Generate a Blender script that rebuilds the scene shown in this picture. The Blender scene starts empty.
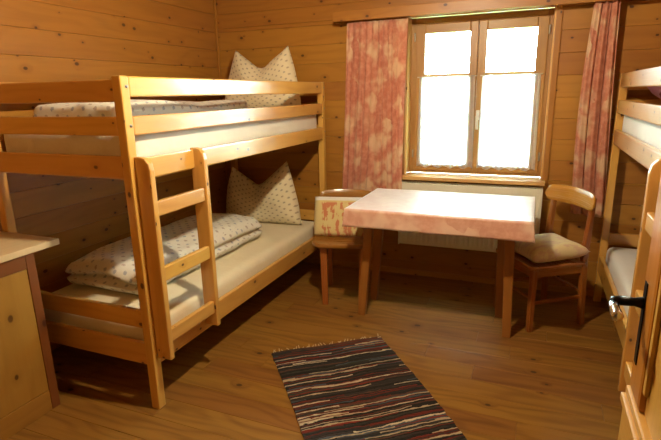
import bpy, bmesh, math, random
from mathutils import Vector, Matrix, noise
random.seed(7)
scene = bpy.context.scene
COL = scene.collection
PI = math.pi

# ------------------------------------------------------------------ helpers
def tag(o, label=None, cat=None, group=None, kind=None):
    if label: o['label'] = label
    if cat: o['category'] = cat
    if group: o['group'] = group
    if kind: o['kind'] = kind
    return o

def empty(name, loc=(0, 0, 0), rz=0.0, label=None, cat=None, group=None, kind=None):
    o = bpy.data.objects.new(name, None)
    o.empty_display_size = 0.1
    o.location = loc
    o.rotation_euler = (0, 0, rz)
    COL.objects.link(o)
    return tag(o, label, cat, group, kind)

class MB:
    """collects shapes into one mesh, with a UV map in metres (u along the grain) and a per-board tone"""
    def __init__(s):
        s.v, s.f, s.uv, s.tone, s.sm, s.mi = [], [], [], [], [], []
    def add(s, verts, faces, uvs=None, smooth=False, tone=None, mi=0):
        b = len(s.v)
        s.v += [tuple(p) for p in verts]
        t = random.random() if tone is None else tone
        for i, f in enumerate(faces):
            s.f.append([b + k for k in f])
            s.uv.append(uvs[i] if uvs else [(verts[k][0], verts[k][1]) for k in f])
            s.tone.append(t); s.sm.append(smooth); s.mi.append(mi)
    def from_bm(s, bm, M=None, grain=0, off=None, smooth=False, tone=None, mi=0):
        """bm in local board space; uv by dominant normal, u along axis `grain`"""
        M = M or Matrix.Identity(4)
        ou, ov = off if off else (random.uniform(0, 40), random.uniform(0, 40))
        bm.normal_update(); bm.verts.index_update()
        verts = [M @ v.co for v in bm.verts]
        faces, uvs = [], []
        oth = [a for a in range(3) if a != grain]
        for f in bm.faces:
            n = f.normal
            d = max(range(3), key=lambda a: abs(n[a]))
            if d == grain: a, b = oth
            else:
                a = grain; b = [q for q in oth if q != d][0]
            k = 3.7 * d
            faces.append([v.index for v in f.verts])
            uvs.append([(v.co[a] + ou, v.co[b] + ov + k) for v in f.verts])
        s.add(verts, faces, uvs, smooth, tone, mi)
        bm.free()
    def box(s, a, b, bev=0.004, grain=None, M=None, seg=2, tone=None, mi=0):
        a, b = Vector(a), Vector(b)
        lo = Vector([min(a[i], b[i]) for i in range(3)]); hi = Vector([max(a[i], b[i]) for i in range(3)])
        c, d = (lo + hi) / 2, hi - lo
        bm = bmesh.new()
        bmesh.ops.create_cube(bm, size=1)
        bmesh.ops.scale(bm, vec=d, verts=bm.verts)
        bev = min(bev, min(d) * 0.45)
        if bev > 0:
            bmesh.ops.bevel(bm, geom=bm.edges[:], offset=bev, segments=seg, profile=0.6, affect='EDGES')
        g = max(range(3), key=lambda i: d[i]) if grain is None else grain
        MM = Matrix.Translation(c)
        if M: MM = M @ MM
        s.from_bm(bm, MM, g, tone=tone, mi=mi)
    def prism(s, pts, t, M, grain=0, bev=0.004, seg=2, tone=None, mi=0):
        """outline in local XY extruded t in Z (centred)"""
        bm = bmesh.new()
        vs = [bm.verts.new((x, y, -t / 2)) for x, y in pts]
        f = bm.faces.new(vs)
        r = bmesh.ops.extrude_face_region(bm, geom=[f])
        bmesh.ops.translate(bm, vec=(0, 0, t), verts=[e for e in r['geom'] if isinstance(e, bmesh.types.BMVert)])
        bmesh.ops.recalc_face_normals(bm, faces=bm.faces)
        if bev > 0:
            ed = [e for e in bm.edges if len(e.link_faces) == 2 and abs(abs(e.verts[0].co.z) - t / 2) < 1e-6
                  and abs(e.verts[0].co.z - e.verts[1].co.z) < 1e-6]
            bmesh.ops.bevel(bm, geom=ed, offset=bev, segments=seg, profile=0.6, affect='EDGES')
        s.from_bm(bm, M, grain, tone=tone, mi=mi)
    def bar(s, p0, p1, w0, d0, w1=None, d1=None, bev=0.004, roll=0.0, tone=None, n=4, mi=0):
        """straight tapered bar; n=4 rectangular section, n>4 round"""
        p0, p1 = Vector(p0), Vector(p1)
        w1 = w0 if w1 is None else w1; d1 = d0 if d1 is None else d1
        ax = (p1 - p0); L = ax.length; z = ax.normalized()
        ref = Vector((0, 1, 0)) if abs(z.y) < 0.9 else Vector((0, 0, 1))
        x = ref.cross(z).normalized(); y = z.cross(x)
        R = Matrix((x, y, z)).transposed().to_4x4() @ Matrix.Rotation(roll, 4, 'Z')
        bm = bmesh.new()
        if n == 4:
            bmesh.ops.create_cube(bm, size=1)
            for v in bm.verts:
                top = v.co.z > 0
                v.co = Vector((v.co.x * (w1 if top else w0), v.co.y * (d1 if top else d0), L if top else 0))
            bmesh.ops.bevel(bm, geom=bm.edges[:], offset=min(bev, min(w0, d0, w1, d1) * .4), segments=2, profile=0.6, affect='EDGES')
        else:
            rings = [(0, .9), (0.006, 1), (L - 0.006, 1), (L, .9)]
            prev = None; alls = []
            for z_, k in rings:
                t = z_ / L; w = (w0 + (w1 - w0) * t) / 2 * k; d = (d0 + (d1 - d0) * t) / 2 * k
                ring = [bm.verts.new((w * math.cos(2 * PI * i / n), d * math.sin(2 * PI * i / n), z_)) for i in range(n)]
                if prev:
                    for i in range(n): bm.faces.new((prev[i], prev[(i + 1) % n], ring[(i + 1) % n], ring[i]))
                else: bm.faces.new(ring[::-1])
                prev = ring
            bm.faces.new(prev)
        s.from_bm(bm, Matrix.Translation(p0) @ R, 2, smooth=(n > 4), tone=tone, mi=mi)
    def tube(s, pts, r, n=10, tone=None, mi=0):
        pts = [Vector(p) for p in pts]
        rad = r if isinstance(r, (list, tuple)) else [r] * len(pts)
        verts, faces, uvs = [], [], []
        up = Vector((0, 0, 1)); L = 0
        T0 = (pts[1] - pts[0]).normalized()
        x = T0.orthogonal().normalized()
        for i, p in enumerate(pts):
            T = (pts[min(i + 1, len(pts) - 1)] - pts[max(i - 1, 0)]).normalized()
            x = (x - T * x.dot(T)).normalized(); y = T.cross(x)
            for k in range(n):
                a = 2 * PI * k / n
                verts.append(p + (x * math.cos(a) + y * math.sin(a)) * rad[i])
        for i in range(len(pts) - 1):
            for k in range(n):
                q = [i * n + k, i * n + (k + 1) % n, (i + 1) * n + (k + 1) % n, (i + 1) * n + k]
                faces.append(q); uvs.append([(i * .02, k * .01), (i * .02, (k + 1) * .01), ((i + 1) * .02, (k + 1) * .01), ((i + 1) * .02, k * .01)])
        faces.append(list(range(n))[::-1]); uvs.append([(0, 0)] * n)
        e = (len(pts) - 1) * n
        faces.append([e + k for k in range(n)]); uvs.append([(0, 0)] * n)
        s.add(verts, faces, uvs, True, tone, mi)
    def grid(s, fn, nu, nv, uvfn=None, closed_u=False, smooth=True, tone=None, mi=0):
        """fn(u,v) -> point, u,v in 0..1"""
        verts = [fn(i / nu, j / nv) for j in range(nv + 1) for i in range(nu + 1)]
        faces, uvs = [], []
        W = nu + 1
        for j in range(nv):
            for i in range(nu):
                faces.append([j * W + i, j * W + i + 1, (j + 1) * W + i + 1, (j + 1) * W + i])
                c = [(i / nu, j / nv), ((i + 1) / nu, j / nv), ((i + 1) / nu, (j + 1) / nv), (i / nu, (j + 1) / nv)]
                uvs.append([uvfn(*q) if uvfn else q for q in c])
        s.add(verts, faces, uvs, smooth, tone, mi)
    def lathe(s, prof, c=(0, 0, 0), n=24, M=None, mi=0):
        """prof list of (r, z)"""
        M = (M or Matrix.Identity(4))
        verts = [M @ (Vector(c) + Vector((r * math.cos(2 * PI * k / n), r * math.sin(2 * PI * k / n), z))) for r, z in prof for k in range(n)]
        faces = []
        for i in range(len(prof) - 1):
            for k in range(n):
                faces.append([i * n + k, i * n + (k + 1) % n, (i + 1) * n + (k + 1) % n, (i + 1) * n + k])
        s.add(verts, faces, None, True, .5, mi)
    def build(s, name, mat, parent=None, weld=False, solid=0, sub=0):
        me = bpy.data.meshes.new(name)
        me.from_pydata(s.v, [], s.f)
        me.uv_layers.new(name='UVMap')
        me.color_attributes.new('tone', 'FLOAT_COLOR', 'CORNER')
        uv = me.uv_layers['UVMap']; tn = me.color_attributes['tone']
        for pi, p in enumerate(me.polygons):
            p.use_smooth = s.sm[pi]; p.material_index = s.mi[pi]
            for li, c in zip(p.loop_indices, s.uv[pi]):
                uv.data[li].uv = c
                t = s.tone[pi]; tn.data[li].color = (t, t, t, 1)
        for m in (mat if isinstance(mat, (list, tuple)) else [mat]): me.materials.append(m)
        if weld:
            bm = bmesh.new(); bm.from_mesh(me)
            bmesh.ops.remove_doubles(bm, verts=bm.verts, dist=1e-4)
            bmesh.ops.recalc_face_normals(bm, faces=bm.faces)
            bm.to_mesh(me); bm.free()
        me.update()
        o = bpy.data.objects.new(name, me)
        COL.objects.link(o)
        if parent: o.parent = parent
        if solid:
            m = o.modifiers.new('thickness', 'SOLIDIFY'); m.thickness = solid; m.offset = 0
        if sub:
            m = o.modifiers.new('smooth', 'SUBSURF'); m.levels = sub; m.render_levels = sub
        return o

def struct(name, mb, mat, **k):
    return tag(mb.build(name, mat, **k), kind='structure')

def fbm(x, y, z=0.0, s=1.0):
    return noise.noise(Vector((x * s, y * s, z * s))) + .5 * noise.noise(Vector((x * s * 2.1 + 9, y * s * 2.1, z * s * 2.1)))

# ------------------------------------------------------------------ materials
def lin(h):
    h = h.lstrip('#'); r = [int(h[i:i + 2], 16) / 255 for i in (0, 2, 4)]
    return tuple((c / 12.92 if c <= .04045 else ((c + .055) / 1.055) ** 2.4) for c in r) + (1,)

class NT:
    def __init__(s, name):
        s.m = bpy.data.materials.new(name); s.m.use_nodes = True
        s.t = s.m.node_tree; s.t.nodes.clear()
        s.out = s.n('ShaderNodeOutputMaterial')
    def n(s, typ, **k):
        nd = s.t.nodes.new(typ)
        for a, b in k.items(): setattr(nd, a, b)
        return nd
    def l(s, a, b): s.t.links.new(a, b)
    def put(s, sock, v):
        if hasattr(v, 'links') or isinstance(v, bpy.types.NodeSocket): s.l(v, sock)
        else: sock.default_value = v
    def math(s, op, a, b=None, c=None, clamp=False):
        nd = s.n('ShaderNodeMath', operation=op, use_clamp=clamp)
        s.put(nd.inputs[0], a)
        if b is not None: s.put(nd.inputs[1], b)
        if c is not None: s.put(nd.inputs[2], c)
        return nd.outputs[0]
    def step(s, x, a, b, lo=0., hi=1.):
        nd = s.n('ShaderNodeMapRange', interpolation_type='SMOOTHSTEP')
        s.put(nd.inputs['Value'], x); nd.inputs['From Min'].default_value = a; nd.inputs['From Max'].default_value = b
        nd.inputs['To Min'].default_value = lo; nd.inputs['To Max'].default_value = hi
        return nd.outputs[0]
    def mix(s, f, a, b, bt='MIX'):
        nd = s.n('ShaderNodeMix', data_type='RGBA', blend_type=bt)
        s.put(nd.inputs[0], f); s.put(nd.inputs[6], a); s.put(nd.inputs[7], b)
        return nd.outputs[2]
    def uv(s):
        return s.n('ShaderNodeUVMap', uv_map='UVMap').outputs[0]
    def scale(s, v, sc):
        nd = s.n('ShaderNodeVectorMath', operation='MULTIPLY')
        s.l(v, nd.inputs[0]); nd.inputs[1].default_value = sc
        return nd.outputs[0]
    def noise(s, v, scale=1, detail=3, rough=.5, dim='2D', col=False):
        nd = s.n('ShaderNodeTexNoise', noise_dimensions=dim)
        s.l(v, nd.inputs['Vector']); nd.inputs['Scale'].default_value = scale
        nd.inputs['Detail'].default_value = detail; nd.inputs['Roughness'].default_value = rough
        return nd.outputs[1 if col else 0]
    def bsdf(s, **k):
        b = s.n('ShaderNodeBsdfPrincipled')
        for a, v in k.items(): s.put(b.inputs[a.replace('_', ' ')], v)
        return b
    def finish(s, sh, bump=None, dist=.001, strength=1.):
        if bump is not None:
            bp = s.n('ShaderNodeBump'); bp.inputs['Distance'].default_value = dist; bp.inputs['Strength'].default_value = strength
            s.l(bump, bp.inputs['Height']); s.l(bp.outputs[0], sh.inputs['Normal'])
        s.l(sh.outputs[0], s.out.inputs[0]); return s.m

def wood(name, light, dark, knot='#2a1206', rough=.4, knots=.5, kscale=4.5, ring=28, contrast=1., coat=.0, tonevar=.35, spec=.5):
    t = NT(name); uv = t.uv()
    # knots
    dn = t.noise(t.scale(uv, (5, 9, 1)), 1, 2)
    kv = t.n('ShaderNodeTexVoronoi', voronoi_dimensions='2D'); t.l(t.scale(uv, (.75, 1.1, 1)), kv.inputs['Vector'])
    kv.inputs['Scale'].default_value = kscale; kv.inputs['Randomness'].default_value = 1
    sc = t.n('ShaderNodeSeparateColor'); t.l(kv.outputs['Color'], sc.inputs[0])
    on = t.math('LESS_THAN', sc.outputs[0], knots)
    kr = t.math('MULTIPLY_ADD', sc.outputs[1], .055, .035)           # size of each knot
    dd = t.math('ADD', kv.outputs['Distance'], t.math('MULTIPLY_ADD', dn, .04, -.02))
    core = t.math('MULTIPLY', t.step(t.math('DIVIDE', dd, kr), 1.0, .55), on)
    halo = t.math('MULTIPLY', t.step(t.math('DIVIDE', dd, kr), 3.6, .6), on)
    # growth rings, bent round the knots
    sx = t.n('ShaderNodeSeparateXYZ'); t.l(uv, sx.inputs[0])
    big = t.noise(t.scale(uv, (.9, 4.5, 1)), 1, 2)
    g = t.math('MULTIPLY_ADD', big, 1.4, t.math('MULTIPLY', sx.outputs[1], 3.0))
    g = t.math('ADD', g, t.math('MULTIPLY', halo, .16))
    rg = t.math('MULTIPLY_ADD', t.math('SINE', t.math('MULTIPLY', g, ring)), .5, .5)
    rg = t.math('POWER', rg, 2.2)
    fine = t.noise(t.scale(uv, (4, 190, 1)), 1, 3, .6)
    streak = t.noise(t.scale(uv, (1.3, 22, 1)), 1, 3, .55)
    f = t.math('ADD', t.math('MULTIPLY', rg, .42 * contrast), t.math('MULTIPLY_ADD', fine, .35 * contrast, -.17 * contrast))
    f = t.math('ADD', f, t.math('MULTIPLY_ADD', streak, 1.1 * contrast, -.48 * contrast), clamp=True)
    c = t.mix(f, lin(light), lin(dark))
    c = t.mix(t.math('MULTIPLY', halo, .45), c, lin(dark))
    c = t.mix(t.math('MULTIPLY', core, .88), c, lin(knot))
    at = t.n('ShaderNodeAttribute', attribute_name='tone')
    hs = t.n('ShaderNodeHueSaturation')
    t.l(t.math('MULTIPLY_ADD', at.outputs['Fac'], tonevar, 1 - tonevar / 2), hs.inputs['Value'])
    t.l(t.math('MULTIPLY_ADD', at.outputs['Fac'], .012, .494), hs.inputs['Hue'])
    t.l(c, hs.inputs['Color'])
    b = t.bsdf(Base_Color=hs.outputs[0], Roughness=t.math('MULTIPLY_ADD', fine, .15, rough - .07), Coat_Weight=coat, Coat_Roughness=.18, Specular_IOR_Level=spec)
    return t.finish(b, t.math('MULTIPLY_ADD', fine, -.5, t.math('MULTIPLY', rg, -.3)), .0004, .6)

def plain(name, col, rough=.5, metal=0., coat=0., bump=0, bscale=300, spec=.5):
    t = NT(name)
    b = t.bsdf(Base_Color=lin(col), Roughness=rough, Metallic=metal, Coat_Weight=coat, Specular_IOR_Level=spec)
    if bump:
        return t.finish(b, t.noise(t.n('ShaderNodeTexCoord').outputs['Object'], bscale, 2, .5, '3D'), bump)
    return t.finish(b)

M = {}
M['wall'] = wood('pine_panelling', '#aa742c', '#8c581e', '#3c1a06', .40, .75, 6.2, 22, .6, tonevar=.2)
M['bed'] = wood('lacquered_pine', '#d6a250', '#bc8436', '#421c08', .34, .5, 7.0, 22, .6, coat=1., tonevar=.14)
M['floor'] = wood('floor_planks', '#8e6228', '#623a14', '#341a08', .5, .4, 5.5, 26, .9, coat=.0, tonevar=.2, spec=.3)
M['table'] = wood('table_wood', '#a0682c', '#80501c', '#3a1a08', .36, .15, 4, 26, .7, coat=.3, tonevar=.12)
M['chair'] = wood('reddish_chair_wood', '#9c5a24', '#783e14', '#341204', .28, .05, 4, 24, .6, coat=.5, tonevar=.12)
M['chairback'] = wood('honey_chair_wood', '#c08c38', '#9a6820', '#4a2a08', .26, .0, 4, 20, .5, coat=.6, tonevar=.1)
M['leftchair'] = wood('brown_chair_wood', '#9c6a2a', '#784a18', '#342006', .28, .0, 4, 20, .5, coat=.6, tonevar=.1)
M['window'] = wood('window_frame_wood', '#a87c42', '#8a602c', '#3a1a08', .4, .05, 4, 26, .6, tonevar=.1)
M['sill'] = wood('sill_wood', '#d0a060', '#b07c3c', '#5a3010', .4, .3, 6, 26, .7, tonevar=.1)
M['door'] = wood('door_pine', '#c89a4a', '#aa7a30', '#5a2a0c', .36, .1, 3.5, 24, .6, coat=.2, tonevar=.1)
M['doorstile'] = wood('door_stile_pine', '#b47028', '#945618', '#4a2008', .34, .1, 3.5, 24, .6, coat=.2, tonevar=.1)
M['cab'] = wood('cabinet_front_wood', '#a47a32', '#8a6224', '#4a2a0e', .4, .25, 4, 22, .6, tonevar=.08)
M['cabframe'] = wood('cabinet_frame_wood', '#7c4a20', '#603414', '#3a1a08', .42, .1, 4, 24, .6, tonevar=.08)
M['beech'] = wood('worktop_wood', '#d8c298', '#c4a878', '#7a5226', .35, .0, 4, 20, .5, tonevar=.06)
M['chrome'] = plain('brushed_steel', '#c8c8c8', .22, 1.)
M['bolt'] = plain('dull_zinc', '#a8a49a', .4, 1.)
M['iron'] = plain('blackened_iron', '#17130f', .35, .8)
M['radiator'] = plain('cream_enamel', '#e2deca', .35)
M['hall'] = plain('hall_plaster', '#80705c', .8)
M['rod'] = plain('white_rod', '#e4e0d8', .4)
M['sheet'] = None

def fabric(name, colfn, rough=.85, sheen=.2, weave=900, fold=18, bump=.002, **k):
    t = NT(name); uv = t.uv(); c = colfn(t, uv)
    b = t.bsdf(Base_Color=c, Roughness=rough, Sheen_Weight=sheen, **k)
    h = t.noise(uv, fold, 3, .5)
    return t.finish(b, t.math('ADD', h, t.math('MULTIPLY', t.noise(uv, weave, 1), .05)), bump, .6)

M['sheet'] = fabric('cream_fitted_sheet', lambda t, uv: t.mix(t.noise(uv, 6, 2), lin('#e6dabc'), lin('#dccfae')), fold=14, bump=.004)
M['whitesheet'] = fabric('white_fitted_sheet', lambda t, uv: t.mix(t.noise(uv, 6, 2), lin('#e8e6e2'), lin('#dcdad8')), fold=14, bump=.004)

M['upsheet'] = fabric('daylit_fitted_sheet', lambda t, uv: t.mix(t.noise(uv, 6, 2), lin('#e2ddd0'), lin('#d8d2c4')), fold=14, bump=.004)  # cream sheet again, with the daylight's neutral tone put into its colour
def dots(base, cola, colb, scale=22, r=.2):
    def fn(t, uv):
        vo = t.n('ShaderNodeTexVoronoi', voronoi_dimensions='2D')
        mp = t.n('ShaderNodeMapping'); mp.inputs['Rotation'].default_value = (0, 0, .7854); t.l(uv, mp.inputs[0])
        t.l(mp.outputs[0], vo.inputs['Vector']); vo.inputs['Scale'].default_value = scale; vo.inputs['Randomness'].default_value = .12
        d = t.math('ADD', vo.outputs['Distance'], t.math('MULTIPLY_ADD', t.noise(uv, 160, 1), .22, -.11))
        m = t.step(d, r + .05, r - .03)
        sc = t.n('ShaderNodeSeparateColor'); t.l(vo.outputs['Color'], sc.inputs[0])
        c = t.mix(t.math('GREATER_THAN', sc.outputs[0], .5), lin(cola), lin(colb))
        return t.mix(t.math('MULTIPLY', m, .62), lin(base), c)
    return fn
M['pillow'] = fabric('sprigged_cotton', dots('#e2d6b4', '#8a6e56', '#7d7468', 18, .18), fold=9, bump=.006)
M['duvet'] = fabric('sprigged_duvet_cotton', dots('#dcd8cc', '#8e7468', '#6c7a98', 20, .18), fold=7, bump=.01)

def curtain_col(a, b, c_, s=1.):
    def fn(t, uv):
        n1 = t.noise(uv, 7 * s, 2, .5); n2 = t.noise(uv, 24 * s, 3, .6)
        wp = t.n('ShaderNodeVectorMath', operation='MULTIPLY_ADD'); t.l(t.noise(uv, 9 * s, 2, .5, col=True), wp.inputs[0]); wp.inputs[1].default_value = (.10, .10, 0); t.l(uv, wp.inputs[2])
        vo = t.n('ShaderNodeTexVoronoi', voronoi_dimensions='2D', distance='MANHATTAN'); t.l(wp.outputs[0], vo.inputs['Vector']); vo.inputs['Scale'].default_value = 6.5 * s
        sc = t.n('ShaderNodeSeparateColor'); t.l(vo.outputs['Color'], sc.inputs[0])
        c = t.mix(t.step(n2, .35, .7), lin(a), lin(b))
        patch = t.math('MULTIPLY', t.step(vo.outputs['Distance'], .75, .3), t.step(sc.outputs[0], .15, .45))
        patch = t.math('MULTIPLY', patch, t.step(n1, .3, .55))
        return t.mix(t.math('MULTIPLY', patch, .8), c, lin(c_))
    return fn
def curtain_mat(name, a, b, c_, tr=.25):
    t = NT(name); uv = t.uv(); c = curtain_col(a, b, c_)(t, uv)
    d = t.bsdf(Base_Color=c, Roughness=.8, Sheen_Weight=.15)
    tl = t.n('ShaderNodeBsdfTranslucent'); t.l(c, tl.inputs[0])
    mx = t.n('ShaderNodeMixShader'); mx.inputs[0].default_value = tr
    t.l(d.outputs[0], mx.inputs[1]); t.l(tl.outputs[0], mx.inputs[2]); t.l(mx.outputs[0], t.out.inputs[0])
    return t.m
M['curtain'] = curtain_mat('salmon_curtain_cloth', '#cc8268', '#da9a80', '#ecd0aa')
M['cloth'] = fabric('pink_tablecloth', curtain_col('#cc9078', '#d8a48e', '#e6c4ac', .9), rough=.5, sheen=1., fold=5, bump=.001, Specular_IOR_Level=.8, Coat_Weight=1., Coat_Roughness=.40)

def stripe_cushion(t, uv):
    sx = t.n('ShaderNodeSeparateXYZ'); t.l(uv, sx.inputs[0])
    wv = t.noise(t.scale(uv, (30, 7, 1)), 1, 3, .6); n2 = t.noise(uv, 28, 3)
    a = t.math('ADD', wv, t.math('MULTIPLY', n2, .5))
    red = t.math('MULTIPLY', t.step(a, .74, .84), t.step(sx.outputs[1], .245, .225))
    red = t.math('MULTIPLY', red, t.step(sx.outputs[0], .045, .065))
    c = t.mix(t.step(sx.outputs[1], .245, .25), lin('#d2bf86'), lin('#dcdad6'))
    return t.mix(t.math('MULTIPLY', red, .85), c, lin('#c06a48'))
M['cushiona'] = fabric('coral_print_cotton', stripe_cushion, fold=12, bump=.003)
M['cushionb'] = fabric('pale_print_cotton', lambda t, uv: t.mix(t.math('MULTIPLY', t.step(t.noise(t.scale(uv, (34, 12, 1)), 1, 3, .6), .48, .62), .5), lin('#d6c192'), lin('#c08c88')), fold=12, bump=.003)
M['pinkcloth'] = fabric('dusky_pink_cotton', lambda t, uv: t.mix(t.noise(uv, 20, 2), lin('#a8505a'), lin('#8c3c48')), fold=12, bump=.003)

# rug
t = NT('rag_rug_weave'); uv = t.uv()
sx = t.n('ShaderNodeSeparateXYZ'); t.l(uv, sx.inputs[0])
wob = t.noise(t.scale(uv, (14, 40, 1)), 1, 3, .6); brk = t.noise(t.scale(uv, (2.6, 40, 1)), 1, 1)
v = t.math('ADD', sx.outputs[1], t.math('MULTIPLY_ADD', wob, .020, t.math('MULTIPLY', brk, .010)))
row = t.math('FLOOR', t.math('MULTIPLY', v, 140))
seg = t.math('FLOOR', t.math('MULTIPLY_ADD', sx.outputs[0], 1.4, t.math('MULTIPLY', row, .37)))
cx = t.n('ShaderNodeCombineXYZ'); t.l(row, cx.inputs[0]); t.l(seg, cx.inputs[1])
wn = t.n('ShaderNodeTexWhiteNoise', noise_dimensions='2D'); t.l(cx.outputs[0], wn.inputs['Vector'])
cr = t.n('ShaderNodeValToRGB'); cr.color_ramp.interpolation = 'CONSTANT'; t.l(wn.outputs[0], cr.inputs[0])
cols = [(0, '#1c1916'), (.22, '#2c2a26'), (.36, '#6a2418'), (.47, '#38302a'), (.56, '#5c3a2a'), (.64, '#bca888'), (.73, '#242424'), (.80, '#4c545c'), (.88, '#7c2a1c'), (.93, '#d2c2a2'), (.97, '#34382c')]
while len(cr.color_ramp.elements) < len(cols): cr.color_ramp.elements.new(.5)
for e, (p, c) in zip(cr.color_ramp.elements, cols): e.position = p; e.color = lin(c)
b = t.bsdf(Base_Color=cr.outputs[0], Roughness=.95)
hh = t.math('ABSOLUTE', t.math('SINE', t.math('MULTIPLY', v, 140 * PI)))
M['rug'] = t.finish(b, t.math('ADD', hh, t.noise(t.scale(uv, (60, 60, 1)), 1, 2)), .004, 1)
M['fringe'] = plain('fringe_yarn', '#cbb48a', .9)

# thin window glass
t = NT('window_glass')
tr = t.n('ShaderNodeBsdfTransparent'); tr.inputs[0].default_value = (.96, .98, .97, 1)
gl = t.n('ShaderNodeBsdfGlossy'); gl.inputs['Roughness'].default_value = .02
fr = t.n('ShaderNodeFresnel'); fr.inputs[0].default_value = 1.45
mx = t.n('ShaderNodeMixShader'); t.l(fr.outputs[0], mx.inputs[0]); t.l(tr.outputs[0], mx.inputs[1]); t.l(gl.outputs[0], mx.inputs[2]); t.l(mx.outputs[0], t.out.inputs[0])
M['glass'] = t.m
# lace
t = NT('sheer_white_voile'); uv = t.uv()
sx = t.n('ShaderNodeSeparateXYZ'); t.l(uv, sx.inputs[0])
pat = t.step(t.noise(uv, 34, 3, .6), .45, .6)
band = t.step(sx.outputs[1], .13, .05)
den = t.math('MULTIPLY_ADD', t.math('MULTIPLY', pat, band), .12, .84)
tr = t.n('ShaderNodeBsdfTransparent')
df = t.n('ShaderNodeBsdfDiffuse'); df.inputs[0].default_value = (.86, .86, .9, 1)
tl = t.n('ShaderNodeBsdfTranslucent'); tl.inputs[0].default_value = (.86, .86, .92, 1)
m1 = t.n('ShaderNodeMixShader'); m1.inputs[0].default_value = .8; t.l(df.outputs[0], m1.inputs[1]); t.l(tl.outputs[0], m1.inputs[2])
m2 = t.n('ShaderNodeMixShader'); t.l(den, m2.inputs[0]); t.l(tr.outputs[0], m2.inputs[1]); t.l(m1.outputs[0], m2.inputs[2])
t.l(m2.outputs[0], t.out.inputs[0]); M['voile'] = t.m
# lamp glass (gives off light)
t = NT('lit_opal_glass'); em = t.n('ShaderNodeEmission'); em.inputs[0].default_value = (1, .84, .58, 1); em.inputs[1].default_value = 3100
t.l(em.outputs[0], t.out.inputs[0]); M['opal'] = t.m
t = NT('meadow_grass'); nn = t.noise(t.n('ShaderNodeTexCoord').outputs['Object'], 3, 4, .6, '3D')
M['meadow'] = t.finish(t.bsdf(Base_Color=t.mix(nn, lin('#7c9a4c'), lin('#a8bc78')), Roughness=.95))

# ------------------------------------------------------------------ the room
RX, RY, RZ = 3.98, -3.45, 2.42
PITCH, Z0 = .14, -.03                                  # seams of the wall panelling
WX0, WX1, WZ0, WZ1 = 1.615, 2.60, .80, 1.96            # window opening

mb = MB()
y = .0; pw = .137; k = 0
while y > -5.3:
    x = -.02 - random.uniform(0, 1.6)
    while x < RX + .1:
        x2 = x + random.uniform(1.1, 2.1)
        a, b = max(x, -.02), min(x2, RX + .1)
        if b - a > .02: mb.box((a + .0006, y, -.02), (b - .0006, y - pw + .0012, 0), .0012, 0, seg=1)
        x = x2
    y -= pw
mb.box((-.05, -5.35, -.06), (RX + .15, .1, -.021), 0)
struct('floor', mb, M['floor'])

def panelling(mb, p0, ax, L, z0, z1, t_dir, holes=()):
    """horizontal boards on a wall starting at p0 running along ax; thickness in t_dir"""
    p0, ax, t_dir = Vector(p0), Vector(ax), Vector(t_dir)
    z = Z0
    while z < z1:
        za, zb = max(z, z0), min(z + PITCH, z1)
        if zb - za > .01:
            spans = [(0, L)]
            for (ha, hb, hz0, hz1) in holes:
                if za < hz1 - .001 and zb > hz0 + .001:
                    # cut board vertically where it meets the hole
                    if za < hz0 - .012:
                        bx(mb, p0, ax, t_dir, 0, L, za, hz0)
                        za = hz0
                    if zb > hz1 + .012:
                        bx(mb, p0, ax, t_dir, 0, L, hz1, zb)
                        zb = hz1
                    spans = [(0, ha), (hb, L)]
            if zb - za > .005:
                for a, b in spans:
                    if b - a > .01: bx(mb, p0, ax, t_dir, a, b, za, zb)
        z += PITCH
def bx(mb, p0, ax, td, a, b, za, zb):
    A = p0 + ax * a; B = p0 + ax * b - td * .018
    g = 0 if abs(ax.x) > .5 else 1
    mb.box((A.x, A.y, za + .0005), (B.x, B.y, zb - .0005), .0022, g, seg=1)

# back wall with window hole
mb = MB()
panelling(mb, (0, 0, 0), (1, 0, 0), RX, 0, RZ, (0, -1, 0), [(WX0, WX1, WZ0, WZ1)])
for a, b in (((-.3, .02, -.3), (WX0, .34, RZ + .1)), ((WX1, .02, -.3), (RX + .3, .34, RZ + .1)),
             ((WX0, .02, -.3), (WX1, .34, WZ0)), ((WX0, .02, WZ1), (WX1, .34, RZ + .1))):
    mb.box(a, b, 0)
struct('wall_back', mb, M['wall'])
mb = MB(); panelling(mb, (0, 0, 0), (0, -1, 0), 3.45, 0, RZ, (1, 0, 0)); mb.box((-.3, .02, -.3), (-.018, -5.3, RZ + .1), 0)
struct('wall_left', mb, M['wall'])
mb = MB(); panelling(mb, (RX, 0, 0), (0, -1, 0), 3.45, 0, RZ, (-1, 0, 0)); mb.box((RX + .018, .02, -.3), (RX + .3, -5.3, RZ + .1), 0)
struct('wall_right', mb, M['wall'])
DX0, DX1, DZ = 1.86, 2.79, 2.0
mb = MB(); panelling(mb, (0, RY, 0), (1, 0, 0), RX, 0, RZ, (0, 1, 0), [(DX0, DX1, -.1, DZ)])
for a, b in (((0, RY - .018, 0), (DX0, RY - .12, RZ)), ((DX1, RY - .018, 0), (RX, RY - .12, RZ)), ((DX0, RY - .018, DZ), (DX1, RY - .12, RZ))):
    mb.box(a, b, 0)
struct('wall_front', mb, M['wall'])
mb = MB()
x = -.02; 
while x < RX + .02:
    mb.box((x + .001, .02, RZ), (x + .159, -5.3, RZ + .02), .003, 1, seg=1); x += .16
mb.box((-.3, .34, RZ + .02), (RX + .3, -5.35, RZ + .12), 0)
struct('ceiling', mb, M['wall'])
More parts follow.
